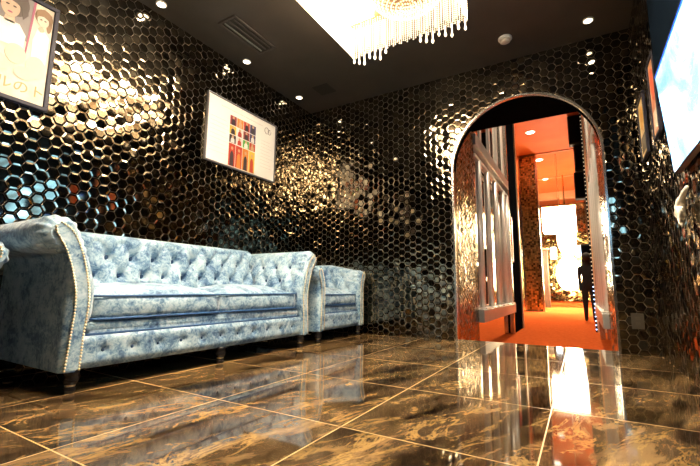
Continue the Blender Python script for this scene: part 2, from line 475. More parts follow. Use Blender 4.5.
# black speakers on the right of the hall
spk = [(-.05, .27, 4.5, 5.33, 'topmost black loudspeaker under the orange hall ceiling'),
       (.05, .28, 3.72, 4.47, 'second black loudspeaker down the right side of the hall'),
       (.01, .27, 2.95, 3.69, 'third black loudspeaker down the right side of the hall'),
       (.05, .33, 1.02, 1.65, 'lowest black loudspeaker, above the dark-clothed person')]
for i, (xa, xb, za, zb, lab) in enumerate(spk):
    y = 12.0 if i < 3 else 11.6
    t = thing('loudspeaker', ((xa + xb) / 2, y + .2, za), lab, 'loudspeaker', 'loudspeakers along the right hall wall')
    mb = MB(); mb.box(xa, xb, y, y + .35, za, zb, .03); obj('cabinet', mb, M_BLACK, t)
    mb = MB(); mb.box(xa + .03, xb - .03, y - .012, y + .005, za + .04, zb - .04, .005); obj('grille', mb, M_BLKGLOSS, t)
    mb = MB(); mb.box(xb - .02, .42, y + .12, y + .2, (za + zb) / 2 - .03, (za + zb) / 2 + .03); obj('wall_bracket', mb, M_BLACK, t)

# hall chandelier, and its mirrored glow built as a second object
t = thing('hall_chandelier', (-.52, 15.5, 2.5), 'wide box-shaped lit crystal chandelier hanging in the hall', 'chandelier')
mb = MB()
for i in range(27):
    for j in range(9):
        if not (i in (0, 26) or j in (0, 8) or (i + j) % 3 == 0): continue
        x, y = -1.03 + i * .0385, 15.1 + j * .1
        zz = 2.52 + random.random() * .07
        while zz < 3.36:
            mb.octa((x, y, zz), .019, .034); zz += .062
obj('crystal_strings', mb, M_HGLOW, t)['kind'] = 'stuff'
mb = MB(); mb.box(-1.05, .02, 15.05, 15.95, 3.36, 3.42, .01); obj('top_frame', mb, M_GOLDM, t)
mb = MB(); mb.tube([(-.52, 15.5, 3.42), (-.52, 15.5, HH)], .012, 8); obj('hanging_rod', mb, M_PINK, t)
mb = MB(); mb.box(-.95, -.08, 15.2, 15.8, 3.30, 3.34); obj('diffuser', mb, M_HGLOW, t)

t = thing('chandelier_reflection', (-.40, 18.4, .45), 'tall bright chandelier reflection at the far end of the hall, built as glowing crystal tiers', 'chandelier')  # reflected chandelier light, shaped as a glowing column of its own
mb = MB()
prof = [(2.95, .34), (2.6, .34), (2.3, .30), (2.05, .2), (1.85, .16), (1.65, .3), (1.4, .42), (1.1, .46), (.85, .40), (.62, .28), (.47, .1)]
for i in range(len(prof) - 1):
    (za, ra), (zb, rb) = prof[i], prof[i + 1]
    for q in range(4):
        f = q / 4; zz = za + (zb - za) * f; r = ra + (rb - ra) * f
        n = max(int(2 * PI * r / .055), 6)
        for k in range(n):
            an = 2 * PI * (k + .5 * (q % 2)) / n
            mb.octa((-.40 + r * math.cos(an), 18.4 + r * math.sin(an), zz), .026, .045)
obj('crystal_tiers', mb, M_HGLOW, t)['kind'] = 'stuff'
mb = MB(); mb.tube([(-.40, 18.4, .5), (-.40, 18.4, HH)], .03, 8); obj('stem', mb, M_GOLDM, t)
for zz, r in ((2.95, .35), (2.05, .2), (1.1, .45)):
    mb = MB(); mb.tube([(-.40 + r * .94 * math.cos(2 * PI * k / 24), 18.4 + r * .94 * math.sin(2 * PI * k / 24), zz) for k in range(24)], .014, 6, closed=True)
    for k in range(4): mb.tube([(-.4, 18.4, zz), (-.4 + r * .94 * math.cos(PI * k / 2), 18.4 + r * .94 * math.sin(PI * k / 2), zz)], .01, 6)
    obj('tier_ring', mb, M_GOLDM, t)
# lit windows in the end wall
for x0, x1, z0, z1, lab in ((-.18, .12, 2.35, 2.95, 'pale blue lit pane in the end wall right of the tall glowing column'),
                            (-1.40, -1.08, 2.2, 2.9, 'pale blue lit pane in the end wall left of the tall glowing column')):
    t = thing('lit_panel', ((x0 + x1) / 2, 24.75, z0), lab, 'light panel')
    mb = MB(); mb.box(x0, x1, 24.74, 24.78, z0, z1); obj('pane', mb, M_HWIN, t)
    mb = MB()
    for a_ in (x0, x1): mb.box(a_ - .02, a_ + .02, 24.73, 24.79, z0, z1)
    for a_ in (z0, z1): mb.box(x0 - .02, x1 + .02, 24.73, 24.79, a_ - .02, a_ + .02)
    obj('pane_frame', mb, M_STEEL, t)
# downlights of the hall
for i, y in enumerate((12.76, 15.75, 18.7)):
    t = thing('hall_downlight', (-1.07, y, HH - .02), ['nearest round downlight in the orange hall ceiling', 'middle round downlight in the orange hall ceiling', 'furthest round downlight in the orange hall ceiling'][i], 'ceiling light', 'downlights in the hall ceiling')
    mb = MB(); mb.lathe((-1.07, y, HH - .022), [(.145, .02), (.15, .008), (.13, 0), (.115, 0), (.115, .012)], 20); obj('trim_ring', mb, M_WHITEPL, t)
    mb = MB(); mb.lathe((-1.07, y, HH - .018), [(.11, 0), (.11, .015)], 20); obj('lens', mb, M_LENS, t)

# person at the right of the hall
def skin(name, joints, edges, m, parent, lvl=2):
    me = bpy.data.meshes.new(name)
    base = Vector(parent['base'])
    me.from_pydata([tuple(Vector(j[:3]) - base) for j in joints], edges, [])
    me.materials.append(m)
    o = bpy.data.objects.new(name, me); COL.objects.link(o); o.parent = parent; o['base'] = parent['base']
    md = o.modifiers.new('skin', 'SKIN'); md.use_smooth_shade = True
    for i, j in enumerate(joints):
        r = j[3]
        me.skin_vertices[0].data[i].radius = r if isinstance(r, tuple) else (r, r)
        me.skin_vertices[0].data[i].use_root = (i == 0)
    s2 = o.modifiers.new('sub', 'SUBSURF'); s2.levels = lvl; s2.render_levels = lvl
    return o
px, py = .15, 10.9
t = thing('person', (px, py, HZ), 'person in dark clothes standing on the orange carpet at the right of the hall', 'person')
Z = HZ
J = [(px, py, Z + .86, (.13, .10)), (px, py, Z + 1.05, (.12, .085)), (px, py, Z + 1.27, (.15, .10)), (px, py, Z + 1.36, (.06, .05)),
     (px, py - .01, Z + 1.44, (.065, .075)), (px, py - .015, Z + 1.55, (.072, .085)), (px, py - .01, Z + 1.60, (.05, .06)),
     (px - .17, py, Z + 1.26, .055), (px - .175, py + .02, Z + 1.02, .042), (px - .17, py - .07, Z + .80, .033), (px - .165, py - .10, Z + .72, .03),
     (px + .17, py, Z + 1.26, .055), (px + .175, py + .02, Z + 1.02, .042), (px + .18, py - .05, Z + .80, .033), (px + .18, py - .07, Z + .72, .03),
     (px - .08, py, Z + .78, .085), (px - .085, py, Z + .45, .062), (px - .085, py - .02, Z + .09, .042), (px - .09, py + .10, Z + .035, .034),
     (px + .08, py, Z + .78, .085), (px + .085, py, Z + .45, .062), (px + .085, py - .02, Z + .09, .042), (px + .09, py + .10, Z + .035, .034)]
E_ = [(0, 1), (1, 2), (2, 3), (3, 4), (4, 5), (5, 6), (2, 7), (7, 8), (8, 9), (9, 10), (2, 11), (11, 12), (12, 13), (13, 14),
      (0, 15), (15, 16), (16, 17), (17, 18), (0, 19), (19, 20), (20, 21), (21, 22)]
skin('body', J, E_, simple('dark_clothing', (.012, .012, .016), .8), t)
mb = MB(); mb.ball((px, py - .012, Z + 1.53), .098, 12, 8, 1.12); obj('hair', mb, simple('dark_hair', (.02, .015, .012), .6), t, smooth=True)
mb = MB(); mb.ball((px, py + .045, Z + 1.51), .072, 12, 8, 1.25); mb.ball((px, py + .118, Z + 1.51), .014, 6, 4, 1.6)
for s_ in (-1, 1): mb.ball((px + s_ * .028, py + .108, Z + 1.54), .011, 6, 4)
obj('face', mb, simple('skin_tone', (.62, .40, .29), .5), t, smooth=True)

# ------------------------------------------------------------------ chesterfield seats
def catmull(pts, n):
    out = []
    for i in range(len(pts) - 1):
        p0 = pts[max(i - 1, 0)]; p1 = pts[i]; p2 = pts[i + 1]; p3 = pts[min(i + 2, len(pts) - 1)]
        for k in range(n):
            t_ = k / n
            out.append(tuple(.5 * ((2 * b) + (-a + c) * t_ + (2 * a - 5 * b + 4 * c - d) * t_ ** 2 + (-a + 3 * b - 3 * c + d) * t_ ** 3) for a, b, c, d in zip(p0, p1, p2, p3)))
    out.append(tuple(pts[-1])); return out
def resample(pts, step):
    L = [0.0]
    for a, b in zip(pts, pts[1:]): L.append(L[-1] + math.dist(a, b))
    n = max(int(L[-1] / step), 2); out = []; j = 0
    for i in range(n + 1):
        s_ = L[-1] * i / n
        while j < len(L) - 2 and L[j + 1] < s_: j += 1
        f = (s_ - L[j]) / max(L[j + 1] - L[j], 1e-9)
        out.append(tuple(a + (b - a) * f for a, b in zip(pts[j], pts[j + 1])))
    return out
def tuft(u, v, du, dv):
    """u,v metres from a button; pillow height 0..1 with creases along the diamond lines"""
    a = u / du + v / dv; b = u / du - v / dv          # buttons at integer a,b of equal parity handled by the /2 below
    a, b = a / 2, b / 2
    w = (abs(math.sin(PI * a)) * abs(math.sin(PI * b))) ** .42
    return w
def pillow(u, v, du, dv, amp, pit):
    a = (u / du + v / dv) / 2; b = (u / du - v / dv) / 2
    w = min(abs(math.sin(PI * a)), abs(math.sin(PI * b)))
    da, db = a - round(a), b - round(b)
    if (round(a) + round(b)) is not None:
        eu, ev = (da + db) * du, (da - db) * dv
    q = math.exp(-((eu / .030) ** 2 + (ev / .028) ** 2))
    return amp * (w ** .5 - .8) - pit * q
def normals2(path):
    out = []
    for i in range(len(path)):
        a = path[max(i - 1, 0)]; b = path[min(i + 1, len(path) - 1)]
        dx, dz = b[0] - a[0], b[1] - a[1]; l = math.hypot(dx, dz) or 1
        out.append((-dz / l, dx / l))
    return out

def cushion_mb(x0, x1, y0, y1, z0, z1, crown, n=14, p=7):
    bm = bmesh.new(); bmesh.ops.create_cube(bm, size=2)
    bmesh.ops.subdivide_edges(bm, edges=bm.edges, cuts=n, use_grid_fill=True)
    cx, cy, cz = (x0 + x1) / 2, (y0 + y1) / 2, (z0 + z1) / 2
    hx, hy, hz = (x1 - x0) / 2, (y1 - y0) / 2, (z1 - z0) / 2
    for v in bm.verts:
        c = v.co
        def e(a, h):                                   # squash towards edges so the rounding radius is even
            r = .032 / h; k = 1 - r
            return a
        q = c.copy()
        rr = .03
        inner = Vector((max(min(q.x * hx, hx - rr), -hx + rr), max(min(q.y * hy, hy - rr), -hy + rr), max(min(q.z * hz, hz - rr), -hz + rr)))
        d = Vector((q.x * hx, q.y * hy, q.z * hz)) - inner
        if d.length > 1e-9: d = d.normalized() * rr
        w = inner + d
        bul = (1 - (w.x / hx) ** 2) * (1 - (w.y / hy) ** 4)
        if q.z > 0: w.z += crown * max(bul, 0) * q.z
        f = 1 - abs(q.z) ** 2
        if w.x > hx * .6: w.x += .012 * f * (1 - (w.y / hy) ** 4)
        v.co = Vector((cx, cy, cz)) + w
    m = MB(); m.bm(bm); return m
def rrect(x0, x1, y0, y1, r, z):
    P = []
    for cx, cy, a0 in ((x1 - r, y1 - r, 0), (x0 + r, y1 - r, 90), (x0 + r, y0 + r, 180), (x1 - r, y0 + r, 270)):
        for k in range(5):
            an = math.radians(a0 + k * 22.5); P.append((cx + r * math.cos(an), cy + r * math.sin(an), z))
    return P

def chesterfield(name, label, cat, group, xf, xb, y0, y1, ncush, tb, ro, rr, zc, rise, legs_y, seat_top=.428, btn=.152, zb=.095):
    """seat facing +x; y0..y1 = inside width, xf front plane, xb rear plane"""
    t = thing(name, (xf - .4, (y0 + y1) / 2, 0), label, cat, group)
    ztop = zc + rr
    def lift(x, z):                                    # arms that climb towards the back
        if z < .42: return z
        return z + rise * min(max((xf - .06 - x) / .34, 0), 1) * min((z - .42) / .18, 1)
    # --- arms
    uc = ro - rr
    kb = .040 if ro > .2 else .03
    key = [(kb, zb), (kb, .22), (kb - .006, .27), (.004, .33), (0, .42), (.010 if ro > .2 else .004, .50 if ro > .2 else zc - .09)] + ([(.052, .63)] if ro > .2 else [])
    key += [(uc + rr * math.cos(math.radians(a)), zc + rr * math.sin(math.radians(a))) for a in ((150, 120, 90, 55, 20, -15, -50) if ro > .2 else (160, 125, 90, 55, 20, -15, -50))]
    key += [(max(uc + rr * math.cos(math.radians(-88)), tb + .012), zc - rr), (tb, zc - rr - .03), (tb, .38), (tb, .22), (tb, zb)]
    prof = resample(catmull(key, 8), .0085)
    nrm = normals2(prof)
    arms = {}
    for side in (-1, 1):
        yi = y0 if side < 0 else y1
        mbm = MB(); rings = []
        cu = sum(p[0] for p in prof) / len(prof)
        xs = [xf - .012 * i for i in range(9)] + [xf - .108 - .0135 * i for i in range(1, int((xf - .108 - (xb + .02)) / .0135))] + [xb + .02]
        for i, x in enumerate(xs):
            inset = .022 * (1 - min(i / 3.0, 1)) ** 2
            row = []; ro2 = .040 * (1 - math.sqrt(max(0, 1 - (1 - min(i / 6.0, 1)) ** 2)))
            s_ = 0.0
            for j, ((u, z), (nx, nz)) in enumerate(zip(prof, nrm)):
                if j: s_ += math.dist(prof[j], prof[j - 1])
                d = -inset
                if z > zc - rr * .9 and u > uc * .55: d = -max(inset, ro2 * min((u / uc - .55) / .45, 1)) if ro > .2 else -inset
                if .40 < z < ztop - .03 and u < uc and nx < -.2:      # inner face is buttoned
                    depth = xf - x
                    fade = min(max((depth - .07) / .05, 0), 1) * min((z - .40) / .05, 1) * min((ztop - .03 - z) / .05, 1)
                    d += fade * pillow(x + 2.417, z - .64 - rise * .7, btn * .5, .112, .018, .026)
                if i < 8 and z > zc - rr - .02:
                    d += .0055 * math.sin(s_ * 150) * math.sin(PI * i / 8)
                row.append((x, yi + side * (u + nx * d), lift(x, z + nz * d)))
            rings.append(row)
        mbm.grid(rings)
        n = len(prof)
        mbm.add(rings[0], [tuple(range(n))]); mbm.add(rings[-1], [tuple(range(n - 1, -1, -1))])
        arms[side] = obj('arm', mbm, M_VELVET, t, smooth=True)
        # flat facing panel on the arm front, edged with nails
        sc_u = tb / .128
        zt = zc
        L_ = [(.106, zb + .010), (.096, .25), (.090, .40), (.108, .51), (.145, .62), (.190, .695), (.196, .722)]
        R_ = [(.048, zb + .010), (.044, .25), (.036, .40), (.052, .51), (.087, .63), (.132, .712), (.176, .742)]
        if ro < .2:
            L_ = [(.086, zb + .012), (.083, .25), (.080, .40), (.088, zt - .09), (.108, zt - .03), (.122, zt + .005), (.116, zt + .036)]
            R_ = [(.036, zb + .012), (.034, .25), (.034, .40), (.040, zt - .08), (.056, zt - .02), (.076, zt + .026), (.098, zt + .048)]
        Lp = resample(catmull(L_, 6), .0125); Rp = resample(catmull(R_, 6), .0125)
        mp = MB(); loop = Lp + Rp[::-1]
        n = len(loop); f0 = [(xf - .004, yi + side * u, z) for u, z in loop]
        cxu = sum(u for u, z in loop) / n
        f1 = [(xf + .008, yi + side * u, z) for u, z in loop]
        mp.add(f0 + f1, [tuple(range(n, 2 * n))] + [(i, (i + 1) % n, n + (i + 1) % n, n + i) for i in range(n)])
        pan = obj('arm_facing', mp, M_VELVET, t)
        mn = MB()
        for pth in (Lp, Rp):
            for u, z in resample(pth, .0135):
                mn.ball((xf + .009, yi + side * u, z), .0054, 6, 4)
        obj('nailhead_trim', mn, M_NAIL, pan, smooth=True)
    # --- back
    zt = ztop + .012 + rise
    xk = xf - .56                                      # face of the back at the top
    rb = .085
    keyb = [(xk + .035, .36), (xk + .030, .45), (xk + .015, .56), (xk, zt - .115)]
    cxr = xk - .075
    keyb += [(cxr + rb * math.cos(math.radians(a)), zt - rb + rb * math.sin(math.radians(a))) for a in (30, 60, 90, 125, 160)]
    keyb += [(xb, zt - .17), (xb, .4), (xb, zb)]
    pb = resample(catmull(keyb, 8), .011); nb = normals2(pb)
    W = y1 - y0; ny = int((W + .02) / .012); P = []; face_mb = MB()
    mid = (y0 + y1) / 2
    for i in range(ny + 1):
        y = y0 - .01 + (W + .02) * i / ny; row = []
        for (x, z), (nx, nz) in zip(pb, nb):
            d = 0
            if x > cxr and z > .38:
                fade = min((z - .38) / .05, 1) * min(max((zt - .012 - z) / .06, 0), 1)
                d = fade * pillow(y - mid - .03, z - .647 - rise, btn * .5, .112, .028, .044)
            row.append((x - nx * d, y, z - nz * d))
        P.append(row)
    face_mb.grid(P)
    n = len(pb)
    face_mb.add(P[0], [tuple(range(n))]); face_mb.add(P[-1], [tuple(range(n))])
    bk = obj('backrest', face_mb, M_VELVET, t, smooth=True)
    # buttons of the back (two staggered rows)
    yy = mid + .03 - btn * 12
    k = 0
    def face_x(z): return min(pb, key=lambda q: abs(q[1] - z) + (10 if q[0] < cxr else 0))[0]
    for row_, (zr, o_, rad) in enumerate(((.647 + rise, 0, .0165), (.535 + rise, .5, .0165))):
        for q in range(-12, 13):
            y = mid + .03 + (q + o_) * btn
            if y0 + .05 < y < y1 - .05:
                mq = MB(); mq.ball((face_x(zr) - .056, y, zr), rad, 10, 6)
                obj('button', mq, M_BUTTON, bk, smooth=True)
    for side in (-1, 1):
        for q in range(-2, 3):
            for zr, o_ in ((.64 + rise * .7, 0), (.528 + rise * .7, .5)):
                x = -2.417 + (q + o_) * btn
                if xf - .50 < x < xf - .12 and zr < ztop - .06:
                    ui = min(prof, key=lambda p_: abs(p_[1] - zr) + (10 if p_[0] > .06 else 0))[0]
                    mq = MB(); mq.ball((x, (y0 if side < 0 else y1) + side * (ui + .034), zr), .0125, 10, 6)
                    obj('button', mq, M_BUTTON, arms[side], smooth=True)
    # --- base
    mq = MB(); mq.box(xb + .02, xf - .03, y0 - .005, y1 + .005, zb, .30, .008); obj('seat_base', mq, M_VELVET, t)
    # buttoned front rail
    P = []; ny = int(W / .01)
    zs = [zb + .004 + (.245 - zb) * k / 16 for k in range(17)]
    for i in range(ny + 1):
        y = y0 - kb + .002 + (W + 2 * kb - .004) * i / ny; row = []
        for kk, z in enumerate(zs):
            e = min(kk, 16 - kk) / 16
            bul = (1 - (1 - min(e * 5, 1)) ** 2)
            d = .022 * bul
            yb = ((y - mid + .0) / .14) % 1.0; yb = min(yb, 1 - yb) * .14
            d -= .016 * math.exp(-((yb / .022) ** 2 + ((z - .172) / .02) ** 2))
            row.append((xf - .032 + d, y, z))
        P.append(row)
    mq = MB(); mq.grid(P); fr = obj('front_rail', mq, M_VELVET, t, smooth=True)
    for q in range(-9, 10):
        y = mid + q * .14
        if y0 + .04 < y < y1 - .04:
            mq = MB(); mq.ball((xf - .028, y, .172), .010, 8, 5); obj('button', mq, M_BUTTON, fr, smooth=True)
    # rolled band under the cushions
    mq = MB(); mq.tube([(xf - .058, y0 - .01, .274), (xf - .058, (y0 + y1) / 2, .274), (xf - .058, y1 + .01, .274)], .030, 16); obj('seat_band', mq, M_VELVET, t, smooth=True)
    mq = MB(); mq.tube([(xf - .026, y0 - .02, .246), (xf - .026, y1 + .02, .246)], .006, 8); obj('seat_welt', mq, M_PIPE, t, smooth=True)
    # --- cushions
    wc = W / ncush
    for c in range(ncush):
        ya, yb_ = y0 + wc * c + .004, y0 + wc * (c + 1) - .004
        mq = cushion_mb(xk + .02, xf - .028, ya, yb_, .306, seat_top, .062)
        cu_ = obj('seat_cushion', mq, M_VELVET, t, smooth=True)
        mq = MB()
        mq.tube(rrect(xk + .022, xf - .024, ya + .001, yb_ - .001, .03, seat_top - .006), .0055, 8, closed=True)
        mq.tube(rrect(xk + .022, xf - .024, ya + .001, yb_ - .001, .03, .314), .0055, 8, closed=True)
        obj('piping', mq, M_PIPE, cu_, smooth=True)
    # --- legs
    for yl in legs_y:
        for xl in (xf - .035, xb + .09):
            mq = MB(); mq.lathe((xl, yl, 0), [(.016, 0), (.02, .006), (.024, .02), (.018, .032), (.02, .036), (.03, .05), (.033, .064), (.026, .078), (.03, .084), (.034, zb + .003)], 16)
            lg = obj('leg', mq, M_LEG, t, smooth=True)
            mq = MB(); mq.lathe((xl, yl, 0), [(.0195, .030), (.0205, .032), (.0205, .036), (.0195, .038)], 16); obj('ferrule', mq, M_NAIL, lg, smooth=True)
    mq = MB(); mq.box(xb + .03, xf - .06, y0 - .06, y1 + .06, zb - .008, zb + .004); obj('dust_cover', mq, M_BLACK, t)
    return t

sofa = chesterfield('chesterfield_sofa', 'long pale blue crushed-velvet buttoned sofa with two seat cushions along the left wall', 'sofa', None,
                    -1.935, -2.70, .972, 2.495, 2, .117, .250, .080, .698, 0.0, (.915, 1.75, 2.555))
chair = chesterfield('club_armchair', 'pale blue crushed-velvet armchair in the far corner beside the arch wall', 'armchair', 'blue velvet armchairs beside the sofa',
                     -1.965, -2.70, 2.912, 3.502, 1, .096, .160, .064, .590, .065, (2.85, 3.55), seat_top=.415)
ch2 = copy_tree(chair)
ch2.location.y = .232; ch2.location.x -= .11
ch2['label'] = 'pale blue velvet armchair cut off at the left edge, nearer than the sofa'

# ------------------------------------------------------------------ pictures on the left wall
def frame_parts(t, x, ya, yb, za, zb, w, d, m_f, m_p):
    mb = MB()
    for a_, b_, c_, e_ in ((ya, yb, za, za + w), (ya, yb, zb - w, zb), (ya, ya + w, za + w, zb - w), (yb - w, yb, za + w, zb - w)):
        mb.box(x, x + d, a_, b_, c_, e_, .003)
    obj('frame', mb, m_f, t)
    mb = MB(); mb.box(x + .004, x + d * .6, ya + w * .8, yb - w * .8, za + w * .8, zb - w * .8)
    return obj('print', mb, m_p, t), x + d * .6

def flat(x, pts):
    m = MB(); n = len(pts)
    m.add([(x, y, z) for y, z in pts] + [(x + .0012, y, z) for y, z in pts], [tuple(range(n, 2 * n))] + [(i, (i + 1) % n, n + (i + 1) % n, n + i) for i in range(n)])
    return m
def ell(cy, cz, ry, rz, n=24, a0=0, a1=360):
    return [(cy + ry * math.cos(math.radians(a0 + (a1 - a0) * k / n)), cz + rz * math.sin(math.radians(a0 + (a1 - a0) * k / n))) for k in range(n)]
def text_mb(body, x, y, z, size, ext=.0008):
    cu = bpy.data.curves.new('lettering', 'FONT'); cu.body = body; cu.size = size; cu.extrude = ext; cu.resolution_u = 3
    o = bpy.data.objects.new('lettering_curve', cu); COL.objects.link(o)
    dg = bpy.context.evaluated_depsgraph_get(); dg.update()
    me = bpy.data.meshes.new_from_object(o.evaluated_get(dg))
    mt = Matrix(((0, 0, 1, x), (1, 0, 0, y), (0, 1, 0, z), (0, 0, 0, 1)))
    m = MB(); m.add([(mt @ v.co)[:] for v in me.vertices], [list(p.vertices) for p in me.polygons])
    bpy.data.objects.remove(o); bpy.data.curves.remove(cu); bpy.data.meshes.remove(me)
    return m
XW = XL + .008
# large poster, upper left
ya, yb, za, zb = .03, .985, 1.515, 2.195
t = thing('framed_poster', (XW, (ya + yb) / 2, za), 'large cream poster of two portraits in a dark frame, upper left of the wall', 'poster')
pr, xp = frame_parts(t, XW, ya, yb, za, zb, .024, .034, M_FRAME, M_CREAM)
C = lambda n, c: simple(n, c, .5)
c_hair, c_hair2, c_skin, c_grey, c_mag, c_peach, c_txt = C('print_dark_hair', (.04, .02, .014)), C('print_brown_hair', (.17, .085, .03)), C('print_skin', (.46, .31, .22)), C('print_grey', (.17, .14, .145)), C('print_magenta', (.28, .05, .11)), C('print_peach', (.52, .45, .34)), C('print_lettering', (.36, .23, .09))
def shape(nm, pts, m, k=0):
    return obj(nm, flat(xp + .0006 + .0013 * k, pts), m, pr)
shape('backdrop', [(.055, 1.98), (.852, 1.90), (.868, 2.172), (.055, 2.172)], c_grey)
shape('divider', [(.838, 1.80), (.846, 1.80), (.868, 2.172), (.856, 2.172)], c_mag, 1)
shape('shirt', [(.62, 1.84), (.83, 1.84), (.835, 1.93), (.80, 1.985), (.70, 1.985), (.64, 1.93)], M_WHITE, 1)
shape('hair', ell(.765, 2.108, .072, .085), c_hair, 1)
shape('face', ell(.750, 2.07, .044, .062), c_skin, 2)
shape('fringe', [(.690, 2.075), (.70, 2.15), (.76, 2.19), (.825, 2.16), (.835, 2.06), (.812, 2.02), (.800, 2.09), (.775, 2.105), (.74, 2.11), (.715, 2.09)], c_hair, 3)
for q in (.735, .768): shape('eye', ell(q, 2.078, .009, .005, 10), c_hair, 3)
shape('mouth', ell(.750, 2.036, .012, .005, 10), c_mag, 3)
shape('neck', [(.725, 1.975), (.78, 1.975), (.772, 2.03), (.735, 2.03)], c_skin, 1)
shape('hair', ell(.912, 2.098, .046, .052), c_hair2, 1)
shape('hair', ell(.942, 2.062, .014, .05), c_hair2, 1)
shape('face', ell(.908, 2.075, .030, .042), M_CREAM, 2)
shape('fringe', [(.868, 2.07), (.872, 2.13), (.91, 2.152), (.95, 2.13), (.955, 2.06), (.94, 2.09), (.91, 2.105), (.885, 2.095)], c_hair2, 3)
for q in (.898, .919): shape('eye', ell(q, 2.078, .006, .004, 10), c_hair, 3)
shape('hand', ell(.905, 2.015, .016, .016, 10), c_skin, 2)
shape('costume', [(.87, 1.80), (.945, 1.80), (.95, 1.98), (.925, 2.01), (.885, 2.01), (.868, 1.93)], M_WHITE, 1)
for k, (cy, cz, ry, rz) in enumerate(((.80, 1.80, .05, .06), (.90, 1.76, .05, .07), (.72, 1.72, .06, .05), (.85, 1.70, .05, .04))):
    shape('costume_fold', ell(cy, cz, ry, rz), c_peach, k + 2)
for q, ch in enumerate('ルのト'):
    obj('letter', text_mb(ch, xp + .0012, .725 + .080 * q, 1.588, .080), c_txt, pr)

# white picture with a block of photographs
ya, yb, za, zb = 2.145, 3.05, 1.572, 2.212
t = thing('framed_picture', (XW, (ya + yb) / 2, za), 'white poster with a block of small colour photographs, framed, above the sofa', 'poster')
pr, xp = frame_parts(t, XW, ya, yb, za, zb, .014, .022, M_FRAMEW, M_WHITE)
pal0 = {'red': (.62, .06, .03), 'dark': (.05, .03, .04), 'navy': (.06, .05, .16), 'orange': (.85, .30, .05), 'yellow': (.90, .62, .08), 'green': (.10, .50, .08), 'white': (.9, .88, .85), 'maroon': (.35, .05, .06), 'tan': (.75, .45, .25)}
pal = {k: tuple(c * .6 for c in v) for k, v in pal0.items()}
pm = {k: C('photo_' + k, v) for k, v in pal.items()}
def rect(y0_, y1_, z0_, z1_): return [(y0_, z0_), (y1_, z0_), (y1_, z1_), (y0_, z1_)]
gy = [2.408, 2.494, 2.58, 2.665, 2.75]
gz = [1.590, 1.815, 1.900, 1.990, 2.090]
cells = {(0, 3): ('maroon', 'dark'), (1, 3): ('orange', 'tan'), (2, 3): ('red', 'dark'), (3, 3): ('navy', 'dark'),
         (0, 2): ('yellow', 'dark'), (1, 2): ('white', 'red'), (2, 2): ('maroon', 'dark'), (3, 2): ('navy', 'white'),
         (0, 1): ('dark', 'white'), (1, 1): ('white', 'red'), (2, 1): ('green', 'white'), (3, 1): ('red', 'tan'),
         (0, 0): ('red', 'dark'), (1, 0): ('red', 'orange'), (2, 0): ('orange', 'dark'), (3, 0): ('yellow', 'red')}
for (i, j), (bg, fg) in cells.items():
    y0_, y1_, z0_, z1_ = gy[i] + .003, gy[i + 1] - .003, gz[j] + .004, gz[j + 1] - .004
    ph = shape('photograph', rect(y0_, y1_, z0_, z1_), pm[bg])
    cy = (y0_ + y1_) / 2; w = (y1_ - y0_); h = z1_ - z0_
    m = flat(xp + .0019, ell(cy, z0_ + h * .80, w * .17, min(h * .16, .016), 12))
    obj('portrait_head', m, pm['tan'], ph)
    m = flat(xp + .0019, [(cy - w * .30, z0_ + .002), (cy + w * .30, z0_ + .002), (cy + w * .26, z0_ + h * .52), (cy + w * .1, z0_ + h * .66), (cy - w * .1, z0_ + h * .66), (cy - w * .26, z0_ + h * .52)])
    obj('portrait_figure', m, pm[fg], ph)
m = MB()
for k in range(9): m.box(xp, xp + .001, 2.835 - .01, 3.0 - .02 * (k % 3), 1.70 + .035 * k, 1.702 + .035 * k)
for k in range(9): m.box(xp, xp + .001, 2.19, 2.41 - .02 * (k % 3), 1.68 + .04 * k, 1.682 + .04 * k)
m.box(xp, xp + .001, 2.30, 2.85, 2.135, 2.138)
obj('ruled_lines', m, C('print_pale_grey', (.40, .37, .36)), pr)
m = MB()
m.tube([(xp + .001, y_, z_) for y_, z_ in ell(2.905, 2.105, .030, .033, 20)], .0028, 6, closed=True)
m.tube([(xp + .001, y_, z_) for y_, z_ in ell(2.947, 2.10, .022, .026, 20, 60, 400)], .0028, 6)
m.tube([(xp + .001, 2.928, 2.123), (xp + .001, 2.958, 2.123)], .0026, 6)
obj('emblem', m, C('print_grey_ink', (.16, .15, .15)), pr)

# ------------------------------------------------------------------ ceiling fittings
for i, (x, y, lab) in enumerate(((-2.65, 1.585, 'round downlight above the left wall, nearest the poster'), (-2.64, 2.47, 'round downlight beside the ceiling grille'),
                                 (-2.64, 3.285, 'round downlight in the far left corner beside the dark hatch'), (.182, 3.416, 'round downlight above the right of the arch'),
                                 (-2.65, .70, None), (.18, .7, None))):
    if lab is None: continue
    t = thing('downlight', (x, y, H - .012), lab, 'ceiling light', 'small round downlights in the room ceiling')
    mb = MB(); mb.lathe((x, y, H - .010), [(.040, .0095), (.041, .003), (.036, 0), (.030, 0), (.030, .006)], 24); obj('trim_ring', mb, M_WHITEPL, t, smooth=False)
    mb = MB(); mb.lathe((x, y, H - .006), [(.029, 0), (.029, .005)], 24); obj('lens', mb, M_LENS, t)
t = thing('smoke_detector', (-.433, 3.326, H - .03), 'small white smoke detector on the dark ceiling near the arch', 'smoke detector')
mb = MB(); mb.lathe((-.433, 3.326, H), [(.055, -.001), (.056, -.014), (.050, -.020)], 24); obj('base', mb, M_WHITEPL, t)
mb = MB(); mb.lathe((-.433, 3.326, H), [(.044, -.020), (.042, -.036), (.03, -.044), (.012, -.046)], 24); obj('sensor_cap', mb, simple('warm_white_plastic', (.70, .62, .52), .4), t)

